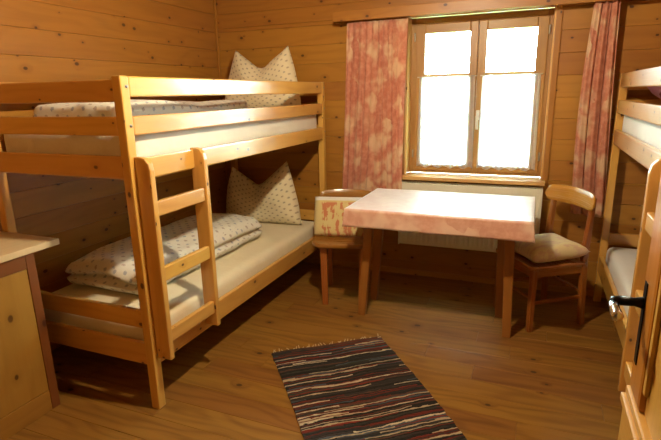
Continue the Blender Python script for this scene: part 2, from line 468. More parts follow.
# the passage beyond the doorway
mb = MB(); mb.box((1.0, RY - .12, 0), (1.08, -5.3, RZ), 0); struct('wall_hall_left', mb, M['hall'])
mb = MB(); mb.box((3.6, RY - .12, 0), (3.68, -5.3, RZ), 0); struct('wall_hall_right', mb, M['hall'])
mb = MB(); mb.box((-.3, -5.22, -.2), (RX + .3, -5.3, RZ + .02), 0); struct('wall_hall_end', mb, M['hall'])
# corner strip, window casing, skirting
mb = MB(); mb.box((.0, -.002, 0), (.018, -.018, RZ), .006, 2); struct('trim_1', mb, M['wall'])
mb = MB(); mb.box((WX1 - .004, .0, WZ0 - .02), (WX1 + .034, -.014, WZ1), .004, 2); struct('trim_2', mb, M['wall'])
mb = MB(); mb.box((WX0 - .036, .0, WZ0 - .02), (WX0 + .004, -.014, WZ1), .004, 2); struct('trim_3', mb, M['wall'])
mb = MB(); mb.box((.03, -.0005, 0), (RX - .02, -.014, .045), .004, 0); struct('baseboard_back', mb, M['wall'])
mb = MB(); mb.box((.0005, -.03, 0), (.014, RY + .02, .045), .004, 1); struct('baseboard_left', mb, M['wall'])
mb = MB(); mb.box((RX - .0005, -.03, 0), (RX - .014, RY + .02, .045), .004, 1); struct('baseboard_right', mb, M['wall'])
mb = MB(); mb.box((-14, .36, -1.0), (18, 30, -.95), 0); struct('ground', mb, M['meadow'])

# ------------------------------------------------------------------ window
W = empty('window_1', (0, 0, 0), kind='structure')
FY0, FY1 = .115, .175
mb = MB()
mb.box((WX0, .0, WZ0), (WX0 + .014, .12, WZ1), .002, 2); mb.box((WX1 - .014, .0, WZ0), (WX1, .12, WZ1), .002, 2)
mb.box((WX0, .0, WZ1 - .014), (WX1, .12, WZ1), .002, 0)
mb.build('window_reveal', M['sill'], W)
mb = MB()
zb, zt = .812, 1.945
mb.box((WX0 + .012, FY0, zb), (WX0 + .05, FY1 + .02, zt), .004, 2); mb.box((WX1 - .05, FY0, zb), (WX1 - .012, FY1 + .02, zt), .004, 2)
mb.box((WX0 + .05, FY0, zb), (WX1 - .05, FY1 + .02, zb + .03), .004, 0); mb.box((WX0 + .05, FY0, zt - .06), (WX1 - .05, FY1 + .02, zt), .004, 0)
mb.build('window_frame', M['window'], W)
for ci, (x0, x1, g0, g1) in enumerate(((1.662, 2.108, 1.733, 2.052), (2.110, 2.562, 2.167, 2.491))):
    mb = MB(); z0, z1 = .832, 1.898
    mb.box((x0, FY0 - .012, z0), (g0, FY1 - .01, z1), .006, 2); mb.box((g1, FY0 - .012, z0), (x1, FY1 - .01, z1), .006, 2)
    mb.box((g0, FY0 - .011, z0), (g1, FY1 - .01, .895), .006, 0); mb.box((g0, FY0 - .011, 1.833), (g1, FY1 - .01, z1), .006, 0)
    mb.box((g0, FY0 + .012, 1.523), (g1, FY1 - .02, 1.549), .003, 0)
    mb.box((g0, FY0 + .012, 1.232), (g1, FY1 - .02, 1.256), .003, 0)
    cs = mb.build('casement', M['window'], W)
    mb = MB(); mb.box((g0 - .004, FY1 - .032, .89), (g1 + .004, FY1 - .028, 1.838), 0); mb.build('glass_pane', M['glass'], cs)
    if ci == 0:
        for hz in (.93, 1.78):
            mb = MB(); mb.bar((x0 - .004, FY0 - .018, hz), (x0 - .004, FY0 - .018, hz + .06), .012, .012, n=12); mb.build('hinge', M['bolt'], cs)
    else:
        for hz in (.93, 1.78):
            mb = MB(); mb.bar((x1 + .004, FY0 - .018, hz), (x1 + .004, FY0 - .018, hz + .06), .012, .012, n=12); mb.build('hinge', M['bolt'], cs)
        mb = MB(); mb.box((2.118, FY0 - .020, 1.215), (2.142, FY0 - .011, 1.285), .003)
        mb.tube([(2.13, FY0 - .015, 1.26), (2.13, FY0 - .052, 1.26), (2.13, FY0 - .058, 1.24), (2.132, FY0 - .056, 1.15)], [.007, .007, .010, .009], 10)
        mb.build('window_handle', M['rod'], cs)
mb = MB(); mb.box((1.598, -.072, .780), (2.617, .0, .808), .006, 0); mb.box((WX0 + .001, .0, .785), (WX1 - .001, .125, .808), .002, 0)
mb.build('window_sill', M['sill'], W)

# ------------------------------------------------------------------ soft things
def cloth_sheet(fn, nu, nv, w, h):
    mb = MB(); mb.grid(fn, nu, nv, lambda u, v: (u * w, v * h)); return mb

def hanging(name, x0t, x1t, x0b, x1b, z0, z1, y0, y0b, pleats, amp, seed, label, cat, group=None, mat='curtain', fullness=1.6, hem=.0, thick=.002):
    def fn(u, v):
        z = z0 + (z1 - z0) * v
        a, b = x0b + (x0t - x0b) * v, x1b + (x1t - x1b) * v
        uu = u + .018 * math.sin(9 * u + seed + 2.2 * v)
        x = a + (b - a) * uu
        ph = 2 * PI * pleats * u + 1.1 * math.sin(3 * v + seed + 5 * u) + seed
        A = amp * (.65 + .5 * (1 - v)) * (.7 + .6 * noise.noise(Vector((u * 6, seed, v * 1.5))))
        yy = y0b + (y0 - y0b) * v + A * (math.sin(ph) + .3 * math.sin(2.3 * ph + 1 + v * 2))
        x += .3 * A * math.cos(ph)
        if v < .02: z += hem * math.sin(u * 11 + seed)
        return Vector((x, yy, z))
    mb = MB(); mb.grid(fn, pleats * 14, 50, lambda u, v: (u * (x1t - x0t) * fullness, v * (z1 - z0)))
    return mb.build(name, M[mat], None, solid=thick)

c = hanging('window_curtain', 1.200, 1.650, 1.145, 1.640, .60, 1.918, -.100, -.142, 10, .014, 1.3, '', '')
tag(c, 'long salmon-red patterned curtain hanging at the left side of the window', 'curtain', 'long curtains at the window')
def right_curtain():
    # gathered cloth, pulled narrow, drifting to the right towards the hem
    def fn(u, v):
        z = .60 + (1.93 - .60) * v
        sw = 1 - v
        a = 2.805 - .012 * sw - .02 * math.sin(PI * sw); b = 2.945 + .05 * sw
        ph = 2 * PI * 3 * u + 1.2 + .8 * math.sin(2.2 * v)
        A = .023 * (.7 + .5 * noise.noise(Vector((u * 5, 3, v * 1.4))))
        return Vector((a + (b - a) * u + .4 * A * math.cos(ph), -.095 + .057 * sw + A * math.sin(ph) + .006 * math.sin(2.7 * ph + v), z + .02 * u * sw * -1))
    mb = MB(); mb.grid(fn, 70, 50, lambda u, v: (u * .34 + 3, v * 1.33)); return mb.build('window_curtain', M['curtain'], None, solid=.002)
c = right_curtain()
tag(c, 'narrow gathered salmon-red curtain between the window and the right bunk bed', 'curtain', 'long curtains at the window')

def cafe(xt0, xt1, xb0, xb1, seed, lab):
    def fn(u, v):
        z = .862 + (1.528 - .862) * v
        pinch = .012 * math.sin(PI * v)
        a = xb0 + (xt0 - xb0) * v; b = xb1 + (xt1 - xb1) * v
        if v < .5: z += .008 * math.sin(u * 9 * PI) * (1 - 2 * v)
        return Vector((a + (b - a) * u, .088 + .006 * math.sin(2 * PI * 11 * u + seed) * (.6 + .4 * v), z))
    r = empty('cafe_curtain', ((xt0 + xt1) / 2, .085, 1.53))
    tag(r, lab, 'curtain', 'short white voile curtains')
    off = Vector(r.location)
    mb = MB(); mb.grid(lambda u, v: fn(u, v) - off, 110, 24, lambda u, v: (u * .5 + seed, v * .67)); mb.build('voile_panel', M['voile'], r)
    mb = MB(); mb.tube([Vector((xt0 - .015, .088, 1.526)) - off, Vector((xt1 + .012, .088, 1.526)) - off], .004, 8); mb.build('curtain_rod', M['rod'], r)
cafe(1.700, 2.100, 1.690, 2.112, .3, 'short white voile curtain on the left window casement')
cafe(2.150, 2.535, 2.142, 2.545, 2.1, 'short white voile curtain on the right window casement, beside the handle')

# curtain board
P = empty('curtain_pelmet', (2.1, 0, 1.925)); tag(P, 'long horizontal pine curtain board above the window', 'pelmet')
mb = MB(); mb.box((1.105 - 2.1, -.150, 0), (3.10 - 2.1, -.132, .072), .004, 0); mb.build('front_board', M['wall'], P)
mb = MB(); mb.box((1.105 - 2.1, -.132, .052), (3.10 - 2.1, -.001, .070), .003, 0); mb.build('top_board', M['wall'], P)
mb = MB(); mb.box((1.105 - 2.1, -.131, .001), (1.123 - 2.1, -.001, .051), .003, 1); mb.build('end_board', M['wall'], P)
mb = MB(); mb.box((3.082 - 2.1, -.131, .001), (3.10 - 2.1, -.001, .051), .003, 1); mb.build('end_board', M['wall'], P)
mb = MB(); mb.box((1.13 - 2.1, -.100, .034), (3.07 - 2.1, -.078, .050), .002, 0); mb.build('curtain_rail', M['rod'], P)

# ------------------------------------------------------------------ radiator
R = empty('radiator', (2.107, -.07, .275)); tag(R, 'cream ribbed panel radiator on the wall under the window', 'radiator')
x0, x1, z0, z1 = -.5, .5, 0, .49
def rib(u, v):
    x = x0 + (x1 - x0) * u
    k = (u * 30) % 1.0
    d = .008 * (max(0, math.sin(PI * min(1, max(0, (k - .12) / .76)))) ** .5)
    if v < .04 or v > .96: d = 0.004
    return Vector((x, -.045 - d, .02 + .43 * v))
mb = MB(); mb.grid(rib, 300, 26, lambda u, v: (u, v)); mb.box((x0, -.044, .012), (x1, -.036, .455), .002); mb.build('front_panel', M['radiator'], R)
mb = MB(); mb.box((x0, .03, .012), (x1, .038, .455), .002); mb.build('back_panel', M['radiator'], R)
for xx in (x0, x1 - .006):
    mb = MB(); mb.box((xx, -.047, .004), (xx + .006, .040, .49), .002); mb.build('side_cover', M['radiator'], R)
mb = MB(); mb.box((x0 + .006, -.047, .455), (x1 - .006, -.041, .49), .002); mb.box((x0 + .006, .034, .455), (x1 - .006, .04, .49), .002)
for i in range(56):
    xx = x0 + .014 + i * (x1 - x0 - .03) / 55
    mb.box((xx, -.041, .478), (xx + .008, .034, .486), 0)
mb.build('top_grille', M['radiator'], R)
for xx in (-.35, .35):
    mb = MB(); mb.box((xx - .02, .038, .12), (xx + .02, .0703, .36), .002); mb.build('wall_bracket', M['radiator'], R)
mb = MB(); mb.tube([(-.46, -.0, .03), (-.46, .004, .012), (-.46, .02, .006), (-.46, .0703, .006)], .009, 10); mb.build('pipe', M['radiator'], R)

# ------------------------------------------------------------------ bunk beds
def soft_box(x0, x1, y0, y1, z0, z1, r=.035, amp=.006, seed=0., nx=26, ny=44, nz=6, crown=.01, fn=None):
    """mattress-like rounded box with slight unevenness"""
    mb = MB(); bm = bmesh.new()
    dx, dy, dz = x1 - x0, y1 - y0, z1 - z0
    bmesh.ops.create_cube(bm, size=1)
    for ax, n in ((0, nx), (1, ny), (2, nz)):
        for i in range(1, n):
            co = Vector((0, 0, 0)); co[ax] = -.5 + i / n; no = Vector((0, 0, 0)); no[ax] = 1
            bmesh.ops.bisect_plane(bm, geom=bm.verts[:] + bm.edges[:] + bm.faces[:], plane_co=co, plane_no=no, dist=1e-6)
    for v in bm.verts:
        p = Vector((v.co.x * dx, v.co.y * dy, v.co.z * dz))
        q = Vector((max(-dx / 2 + r, min(dx / 2 - r, p.x)), max(-dy / 2 + r, min(dy / 2 - r, p.y)), max(-dz / 2 + r, min(dz / 2 - r, p.z))))
        d = p - q
        if d.length > 1e-6: p = q + d.normalized() * min(r, max(abs(d.x), abs(d.y), abs(d.z)))
        P_ = p + Vector(((x0 + x1) / 2, (y0 + y1) / 2, (z0 + z1) / 2))
        if v.co.z > 0:
            e = (1 - abs(v.co.x * 2) ** 3) * (1 - abs(v.co.y * 2) ** 6)
            P_.z += crown * e + amp * fbm(P_.x + seed, P_.y, 0, 5) * (.4 + .6 * e)
        if fn: P_ = fn(P_, v.co)
        v.co = P_
    mb.from_bm(bm, None, 1, off=(seed, seed * 1.3), smooth=True)
    return mb

def bunk(m, xo, seed, y_far, ladder_y, lab, grp):
    rng = random.getstate(); random.seed(seed)
    B = empty('bunk_bed', (xo - m * .44, -1.1, 0)); tag(B, lab, 'bunk bed', grp)
    ox, oy = B.location.x, B.location.y
    X = lambda d: xo - m * d - ox
    Y = lambda y_: y_ - oy
    yN, yF, pd, pw_, D, H = -2.142, y_far, .046, .046, .875, 1.51
    for d0 in (0, D - pw_):
        for yy in (yN, yF - pd):
            mb = MB(); mb.box((X(d0), Y(yy), 0), (X(d0 + pw_), Y(yy + pd), H), .006, 2)
            p = mb.build('post', M['bed'], B)
            if d0 == 0:
                for zz in (1.468, 1.312, 1.135, .275):
                    mb = MB(); mb.bar((X(-.003), Y(yy + pd / 2 + .006), zz), (X(.004), Y(yy + pd / 2 + .006), zz), .014, .014, n=12); mb.build('bolt', M['bolt'], p)
    ya, yb = Y(yN + pd + .001), Y(yF - pd - .001)
    for nm, z0, z1, dd in (('guard_rail', 1.426, 1.508, 0), ('guard_rail', 1.271, 1.350, 0), ('side_rail', 1.078, 1.170, 0), ('side_rail', .222, .334, 0)):
        mb = MB(); mb.box((X(.002), ya, z0), (X(.030), yb, z1), .007, 1); mb.build(nm, M['bed'], B)
    for nm, z0, z1 in (('side_rail', 1.078, 1.170), ('side_rail', .222, .334), ('guard_rail', 1.426, 1.508)):
        mb = MB(); mb.box((X(D - .030), ya, z0), (X(D - .002), yb, z1), .007, 1); mb.build(nm, M['bed'], B)
    for yy in (yN + .006, yF - pd + .012):
        for z0, z1 in ((1.408, 1.497), (1.271, 1.350), (1.090, 1.188), (.407, .492), (.222, .330)):
            mb = MB(); mb.box((X(pw_ + .001), Y(yy), z0), (X(D - pw_ - .001), Y(yy + .026), z1), .007, 0); mb.build('end_rail', M['bed'], B)
    for z in (.245, 1.112):
        for i in range(9):
            yy = yN + .12 + i * .222
            mb = MB(); mb.box((X(.032), Y(yy), z), (X(D - .032), Y(yy + .07), z + .018), .003, 0); mb.build('slat', M['bed'], B)
    # ladder
    l0, l1 = ladder_y
    dep = .078
    for yy in (l0, l1):
        zt_, zb_ = 1.185, .262
        pts = [(-.001, zb_), (-dep, zb_ + .0), (-dep, zt_ - .055), (-dep + .006, zt_ - .026), (-dep + .024, zt_ - .006), (-dep + .046, zt_), (-.001, zt_)]
        pts = [(x_ + .0, z_) for x_, z_ in pts]
        # local: X = depth, Y = height, Z = thickness along y
        T = Matrix.Translation((X(0), Y(yy), 0)) @ Matrix(((m * -1, 0, 0, 0), (0, 0, 1, 0), (0, 1, 0, 0), (0, 0, 0, 1)))
        mb = MB(); mb.prism(pts, .03, T, 1, .006)
        mb.build('ladder_stringer', M['bed'], B)
    a, b = Y(l0 + .016), Y(l1 - .016)
    mb = MB(); mb.box((X(-.003), a, 1.088), (X(-.024), b, 1.178), .006, 1); mb.build('ladder_rung', M['bed'], B)
    for z in (.335, .632, .928):
        mb = MB(); mb.box((X(-.045), a, z), (X(-.070), b, z + .066), .006, 1); mb.build('ladder_rung', M['bed'], B)
    random.setstate(rng)
    return B
bunk(1, .995, 11, -.062, (-2.104, -1.738), 'pine bunk bed with ladder standing along the left wall', 'pine bunk beds')
bunk(-1, 2.988, 23, -.062, (-2.04, -1.675), 'pine bunk bed at the right wall, half hidden by the open door', 'pine bunk beds')

def mattress(x0, x1, z0, z1, seed, lab, mat='sheet'):
    mb = soft_box(x0, x1, -2.088, -.118, z0, z1, .04, .006, seed, crown=.012)
    o = mb.build('mattress', M[mat]); o.data.validate()
    tag(o, lab, 'mattress', 'mattresses with fitted sheets')
mattress(.152, .960, .264, .415, 1.1, 'cream sheeted mattress on the lower bunk of the left bed')
mattress(.152, .960, 1.132, 1.300, 2.3, 'cream sheeted mattress on the upper bunk of the left bed', 'upsheet')
mattress(3.023, 3.830, .264, .415, 3.7, 'pale sheeted mattress on the lower bunk of the right bed', 'whitesheet')
mattress(3.023, 3.830, 1.132, 1.290, 4.9, 'white sheeted mattress on the upper bunk of the right bed', 'whitesheet')

def stood_pillow(cx, y0, zb, wb, wt, h_tip, dip, thick, lean, label, seed, skew=0., rz=0., shear=0.):
    """square pillow standing on its edge with the V-shaped dent in its top edge"""
    def outline(u, v):       # u,v in -1..1
        w = (wb + (wt - wb) * ((v + 1) / 2)) / 2
        top = h_tip + skew * u - dip * (1 - min(1, abs(u)) ** 1.0) + .02 * math.exp(-(u / .1) ** 2)
        x = u * w * (1 + .05 * (1 - v * v)) + shear * (v + 1) / 2
        z = (v + 1) / 2 * top
        return x, z
    def side(sg):
        def fn(a, b):
            u, v = a * 2 - 1, b * 2 - 1
            x, z = outline(u, v)
            e = max(0, (1 - u ** 4)) ** .6 * max(0, (1 - v ** 4)) ** .6
            e *= (1 - .35 * math.exp(-(u / .22) ** 2) * ((v + 1) / 2) ** 2)
            y_ = sg * thick / 2 * e + .010 * fbm(u * 1.3 + seed, v * 1.3, sg) * e + .012 * sg * e * math.sin(5 * u + 3 * v + seed)
            y_ += lean * (z / h_tip)
            return Vector((x, y_, z))
        return fn
    mb = MB()
    mb.grid(side(-1), 40, 40, lambda u, v: (u * .75 + seed, v * .75))
    mb.grid(side(1), 40, 40, lambda u, v: (u * .75 + seed, v * .75))
    o = mb.build('pillow', M['pillow'], weld=True)
    o.location = (cx, y0, zb); o.rotation_euler = (0, 0, rz)
    tag(o, label, 'pillow', 'sprigged pillows with a dented top edge'); return o
stood_pillow(.535, -.245, 1.312, .69, .46, .46, .17, .17, .04, 'plump sprigged pillow standing on the upper bunk of the left bed', 2., .005)
stood_pillow(.535, -.33, .427, .70, .50, .46, .185, .19, .07, 'large sprigged pillow standing on the lower bunk of the left bed', 5., .03, 0, -.045)

def duvet(x0, x1, y0, y1, z0, z1, seed, label, groove=True, r=.07, shape=None):
    H = z1 - z0
    def fn(P_, c):
        # groove round the middle, where the folded layers part
        s = 2 * max(abs(c.x), abs(c.y))
        if groove and s > .98:
            g = math.exp(-((c.z + .02) / .09) ** 2)
            P_.x -= (1 if c.x > 0 else -1) * .05 * g * (1 if abs(c.x) > .49 else 0)
            P_.y -= (1 if c.y > 0 else -1) * .06 * g * (1 if abs(c.y) > .49 else 0)
        P_ += Vector((.014 * fbm(P_.y + seed, P_.z, 0, 5), .014 * fbm(P_.x + seed, P_.z, 1, 5), 0))
        if c.z > 0: P_.z += .02 * fbm(P_.x * 1.2 + seed, P_.y * .8, 3, 4) * min(1, H / .1)
        if shape: P_ = shape(P_, c)
        return P_
    mb = soft_box(x0, x1, y0, y1, z0, z1, r, .0, seed, 30, 44, 12, .0, fn)
    o = mb.build('folded_duvet', M['duvet']); tag(o, label, 'duvet', 'folded sprigged duvets'); return o
def low_shape(P_, c):
    t_ = (P_.z - .43) / .2
    if t_ > 0:
        k = (1 - abs(2 * c.x) ** 2.5) * .03
        ends = -.035 * max(0, (c.y - .1) / .4) ** 2 - .02 * max(0, (-c.y - .25) / .25)
        P_.z += (k + ends) * min(1, t_)
    return P_
duvet(.20, .775, -1.93, -.70, .432, .585, 3.3, 'thick folded sprigged duvet on the lower bunk of the left bed', r=.07, shape=low_shape)
duvet(.28, .80, -2.00, -.86, 1.320, 1.392, 6.1, 'thin folded sprigged duvet on the upper bunk of the left bed', False, r=.03, shape=lambda P_, c: P_ + Vector((0, 0, .016 * max(0, c.z + .3) * (math.sin(P_.y * 7 + 1) - 1.6 * c.y))))

def flat_cushion(name, w, d, t_, mat, seed, pinch=.06):
    mb = MB()
    for sg in (-1, 1):
        def fn(a, b):
            u, v = a * 2 - 1, b * 2 - 1
            e = max(0, 1 - abs(u) ** 5) ** .5 * max(0, 1 - abs(v) ** 5) ** .5
            k = 1 - pinch * (1 - abs(v) ** 2) * abs(u) - 0
            k2 = 1 - pinch * (1 - abs(u) ** 2) * abs(v)
            return Vector((u * w / 2 * k, v * d / 2 * k2, t_ / 2 + sg * t_ / 2 * e + .004 * fbm(u + seed, v) * e))
        mb.grid(fn, 28, 28, lambda u, v: (u * w, v * d))
    return mb.build(name, M[mat], weld=True)
# pink cloth on the right upper bunk
pk = flat_cushion('pillow', .62, .42, .15, 'pinkcloth', 4.)
pk.rotation_euler = (.12, 0, 0); pk.location = (3.42, -.38, 1.335)
tag(pk, 'dusky pink pillow on the upper bunk of the right bed', 'pillow')

# ------------------------------------------------------------------ table
T_ = empty('dining_table', (2.035, -.695, 0)); tag(T_, 'wooden table with splayed legs standing under the window', 'table')
mb = MB(); mb.box((-.512, -.327, .727), (.512, .327, .752), .004, 0); mb.build('tabletop', M['table'], T_)
for (fx, tx_, fy, ty_) in ((-.480, -.425, -.140, -.125), (.425, .402, -.140, -.125), (-.480, -.425, .125, .115), (.365, .350, .125, .115)):
    mb = MB(); mb.bar((fx, fy, 0), (tx_, ty_, .726), .048, .042, .058, .048, .006); mb.build('leg', M['table'], T_)
for yy, xe in ((-.12, .365), (.11, .322)):
    mb = MB(); mb.box((-.385, yy - .011, .640), (xe, yy + .011, .7265), .004, 0); mb.build('apron', M['table'], T_)
for xa, xb in ((-.425, -.425), (.400, .352)):
    mb = MB(); mb.bar((xa, -.095, .683), (xb, .085, .683), .022, .086, bev=.004, roll=PI / 2 if 0 else 0); mb.build('apron', M['table'], T_)

# tablecloth: top sheet and draped skirt as one surface
def tablecloth():
    X0, X1, Y0, Y1, Z = 1.513, 2.557, -1.032, -.358, .759
    mb = MB()
    hx, hy = (X1 - X0) / 2, (Y1 - Y0) / 2; cx, cy = (X0 + X1) / 2, (Y0 + Y1) / 2
    drop = .106; nx, ny, nd = 60, 40, 8
    import itertools
    xs = [-hx - drop + i * drop / nd for i in range(nd)] + [-hx + 2 * hx * i / nx for i in range(nx + 1)] + [hx + (i + 1) * drop / nd for i in range(nd)]
    ys = [-hy - drop + i * drop / nd for i in range(nd)] + [-hy + 2 * hy * i / ny for i in range(ny + 1)] + [hy + (i + 1) * drop / nd for i in range(nd)]
    def P_(s, t_):
        ex, ey = max(0, abs(s) - hx), max(0, abs(t_) - hy)
        sx_, sy_ = (1 if s > 0 else -1), (1 if t_ > 0 else -1)
        x, y_ = max(-hx, min(hx, s)), max(-hy, min(hy, t_))
        e = max(ex, ey)
        z = Z - e
        per = (s + t_ * 1.3)
        wob = .5 + .5 * math.sin(21 * per + 2 * math.sin(9 * per))
        fl = (.002 + .007 * wob) * (e / drop)
        if ex > 0: x += sx_ * fl
        if ey > 0: y_ += sy_ * fl
        if ex > 0 and ey > 0:      # corner: cloth folds out into a small wing
            k = min(ex, ey)
            x += sx_ * .04 * k; y_ += sy_ * .04 * k
        if e == 0: z += .0012 * fbm(s, t_, 0, 6)
        return Vector((cx + x, cy + y_, z))
    W_ = len(xs)
    verts = [P_(s, t_) for t_ in ys for s in xs]
    faces, uvs = [], []
    for j in range(len(ys) - 1):
        for i in range(W_ - 1):
            faces.append([j * W_ + i, j * W_ + i + 1, (j + 1) * W_ + i + 1, (j + 1) * W_ + i])
            uvs.append([(xs[i], ys[j]), (xs[i + 1], ys[j]), (xs[i + 1], ys[j + 1]), (xs[i], ys[j + 1])])
    mb.add(verts, faces, uvs, True, .5)
    o = mb.build('tablecloth', M['cloth'], solid=.0025)
    tag(o, 'pink patterned cloth draped over the table under the window', 'tablecloth')
tablecloth()

# ------------------------------------------------------------------ chairs
def curved_plank(hw, z0, z1, y0, bow, th, tilt, rtop=.03, n=24):
    """chair back plank: bowed backwards in the middle, rounded ends"""
    mb = MB(); m = 8
    def lim(s):
        q = abs(s) / hw
        e = max(0, (q - .80) / .20)
        k = 1 - math.sqrt(max(0, 1 - min(1, e) ** 2))
        return z0 + k * (z1 - z0) * .28 , z1 - k * (z1 - z0) * .42 + .012 * (1 - q * q)
    def sheet(sg):
        def fn(u, v):
            s = (u * 2 - 1) * hw; a, b = lim(s)
            z = a + (b - a) * v
            e = min(1, 4 * min(v, 1 - v) + .35) * (1 if abs(s) < hw * .98 else .6)
            y_ = y0 + bow * (1 - (s / hw) ** 2) + (z - z0) * tilt + sg * th / 2 * e
            return Vector((s, y_, z))
        return fn
    uvf = lambda u, v: (u * 2 * hw + 3, v * (z1 - z0) + 1)
    mb.grid(sheet(-1), n, m, uvf); mb.grid(sheet(1), n, m, uvf)
    # rims
    def rim(v):
        return lambda u, w: sheet(-1)(u, v).lerp(sheet(1)(u, v), w)
    mb.grid(rim(0), n, 1, uvf); mb.grid(rim(1), n, 1, uvf)
    for uu in (0, 1):
        mb.grid(lambda w, v, uu=uu: sheet(-1)(uu, v).lerp(sheet(1)(uu, v), w), 1, m, uvf)
    return mb

def slab(outline, z0, z1, bev=.008, grain=0):
    mb = MB(); mb.prism(outline, z1 - z0, Matrix.Translation((0, 0, (z0 + z1) / 2)), grain, bev, 3); return mb
def rrect(hw0, hw1, d0, d1, r, n=6):
    """rounded trapezoid: front (y=d0) half-width hw0, back (y=d1) half-width hw1"""
    cs = [((hw0 - r, d0 + r), -90), ((hw1 - r, d1 - r), 0), ((-hw1 + r, d1 - r), 90), ((-hw0 + r, d0 + r), 180)]
    return [(cx + r * math.cos(math.radians(a + 90 * i / n)), cy + r * math.sin(math.radians(a + 90 * i / n))) for (cx, cy), a in cs for i in range(n + 1)]

# right chair
CH = empty('dining_chair', (2.620, -.475, 0), math.radians(-54.4))
tag(CH, 'reddish wooden chair with curved honey-coloured back at the right table end', 'chair', 'wooden chairs at the table')
slab(rrect(.205, .195, -.205, .190, .035), .394, .418).build('seat', M['chair'], CH)
for sx_ in (-1, 1):
    mb = MB(); mb.bar((sx_ * .183, -.176, 0), (sx_ * .176, -.170, .3935), .030, .030, .036, .036, .006); mb.build('leg', M['chair'], CH)
    mb = MB(); mb.bar((sx_ * .178, .190, 0), (sx_ * .172, .168, .43), .030, .034, .034, .038, .006)
    mb.bar((sx_ * .172, .168, .425), (sx_ * .168, .196, .80), .034, .038, .026, .024, .006); mb.build('rear_leg', M['chair'], CH)
    mb = MB(); mb.bar((sx_ * .180, -.160, .185), (sx_ * .176, .168, .185), .016, .022, n=4); mb.build('stretcher', M['chair'], CH)
    mb = MB(); mb.box((sx_ * .176 - .009, -.15, .345), (sx_ * .176 + .009, .15, .3935), .003, 1); mb.build('apron', M['chair'], CH)
for yy, z in ((-.176, .215), (.182, .215)):
    mb = MB(); mb.bar((-.166, yy, z), (.166, yy, z), .016, .022); mb.build('stretcher', M['chair'], CH)
for yy in (-.172, .172):
    mb = MB(); mb.box((-.155, yy - .009, .345), (.155, yy + .009, .3935), .003, 0); mb.build('apron', M['chair'], CH)
curved_plank(.215, .725, .820, .155, .045, .020, .12).build('backrest', M['chairback'], CH)

# left chair
CL = empty('dining_chair', (1.342, -.575, 0), math.radians(15))
tag(CL, 'wooden chair with rounded seat at the left table end beside the bunk bed', 'chair', 'wooden chairs at the table')
slab([(x - .015, y_ + .005) for x, y_ in rrect(.205, .185, -.205, .195, .10)], .415, .445, .012).build('seat', M['leftchair'], CL)
for sx_ in (-1, 1):
    mb = MB(); mb.bar((sx_ * .125 + .0, -.165, 0), (sx_ * .135, -.125, .417), .042, .042, .052, .050, .006); mb.build('leg', M['chair'], CL)
    mb = MB(); mb.bar((sx_ * .135, .195, 0), (sx_ * .130, .130, .417), .034, .034, .044, .044, .006); mb.build('leg', M['chair'], CL)
    mb = MB(); mb.bar((sx_ * .130, .158, .445), (sx_ * .140, .200, .72), .034, .026, .028, .022, .005); mb.build('back_post', M['chair'], CL)
curved_plank(.205, .620, .733, .150, .045, .022, .12).build('backrest', M['leftchair'], CL)

# cushions
cu = flat_cushion('seat_cushion', .37, .36, .11, 'cushionb', 1., .13)
cu.rotation_euler = (math.radians(4), math.radians(-2), math.radians(-54.4 - 6)); cu.location = (2.641, -.518, .424)
tag(cu, 'pale patterned cushion lying flat on the right chair', 'cushion', 'cushions on the chairs')
cu = flat_cushion('seat_cushion', .365, .275, .075, 'cushiona', 2., .0)
cu.rotation_euler = (math.radians(71), 0, math.radians(12)); cu.location = (1.300, -.545, .576)
tag(cu, 'cream and coral printed cushion propped upright on the left chair', 'cushion', 'cushions on the chairs')

# ------------------------------------------------------------------ rug
a0 = Vector((1.243, -1.510, 0)); u_ = Vector((.788, .615, 0)).normalized(); l_ = Vector((.607, -.794, 0)).normalized()
RG = empty('rag_rug', a0 + u_ * .326 + l_ * .0, math.atan2(u_.y, u_.x)); tag(RG, 'striped dark rag rug with pale fringe on the floor in front of the bed', 'rug')
RL, RW = 1.35, .655
def rugf(u, v, top):
    e1 = .006 * noise.noise(Vector((v * 30, 1, 0))) ; e2 = .006 * noise.noise(Vector((v * 30, 5, 0)))
    x = -RW / 2 + e1 + (RW + e2 - e1) * u
    y_ = -v * RL + .010 * noise.noise(Vector((u * 3, v * 2, 0)))
    return Vector((x + .02 * math.sin(v * 3), y_, top + .0015 * noise.noise(Vector((u * 7, v * 16, 2)))))
mb = MB()
mb.grid(lambda u, v: rugf(u, 1 - v, .010), 50, 110, lambda u, v: (u * RW, (1 - v) * RL))
mb.grid(lambda u, v: rugf(u, v, .002), 50, 110, lambda u, v: (u * RW, v * RL))
for uu in (0, 1):
    mb.grid(lambda w, v, uu=uu: rugf(uu, v, .002 + .008 * w), 1, 110, lambda u, v, uu=uu: (uu * RW, v * RL))
for vv in (0, 1):
    mb.grid(lambda u, w, vv=vv: rugf(u, vv, .002 + .008 * w), 50, 1, lambda u, v, vv=vv: (u * RW, vv * RL))
mb.build('woven_body', M['rug'], RG)
for ve, sg in ((0, 1), (1, -1)):
    mb = MB(); mb.tube([rugf(i / 34, ve, .006) for i in range(35)], .0035, 6)
    for i in range(34):
        if random.random() < .15: continue
        p = rugf((i + .5) / 34, ve, .006); an = random.uniform(-.5, .9); L = random.uniform(.024, .050)
        q = p + Vector((math.sin(an) * L, sg * math.cos(an) * L, -.003))
        mb.tube([p, (p + q) / 2 + Vector((0, 0, .002)), q], [.003, .0028, .002], 5)
    mb.build('fringe', M['fringe'], RG)

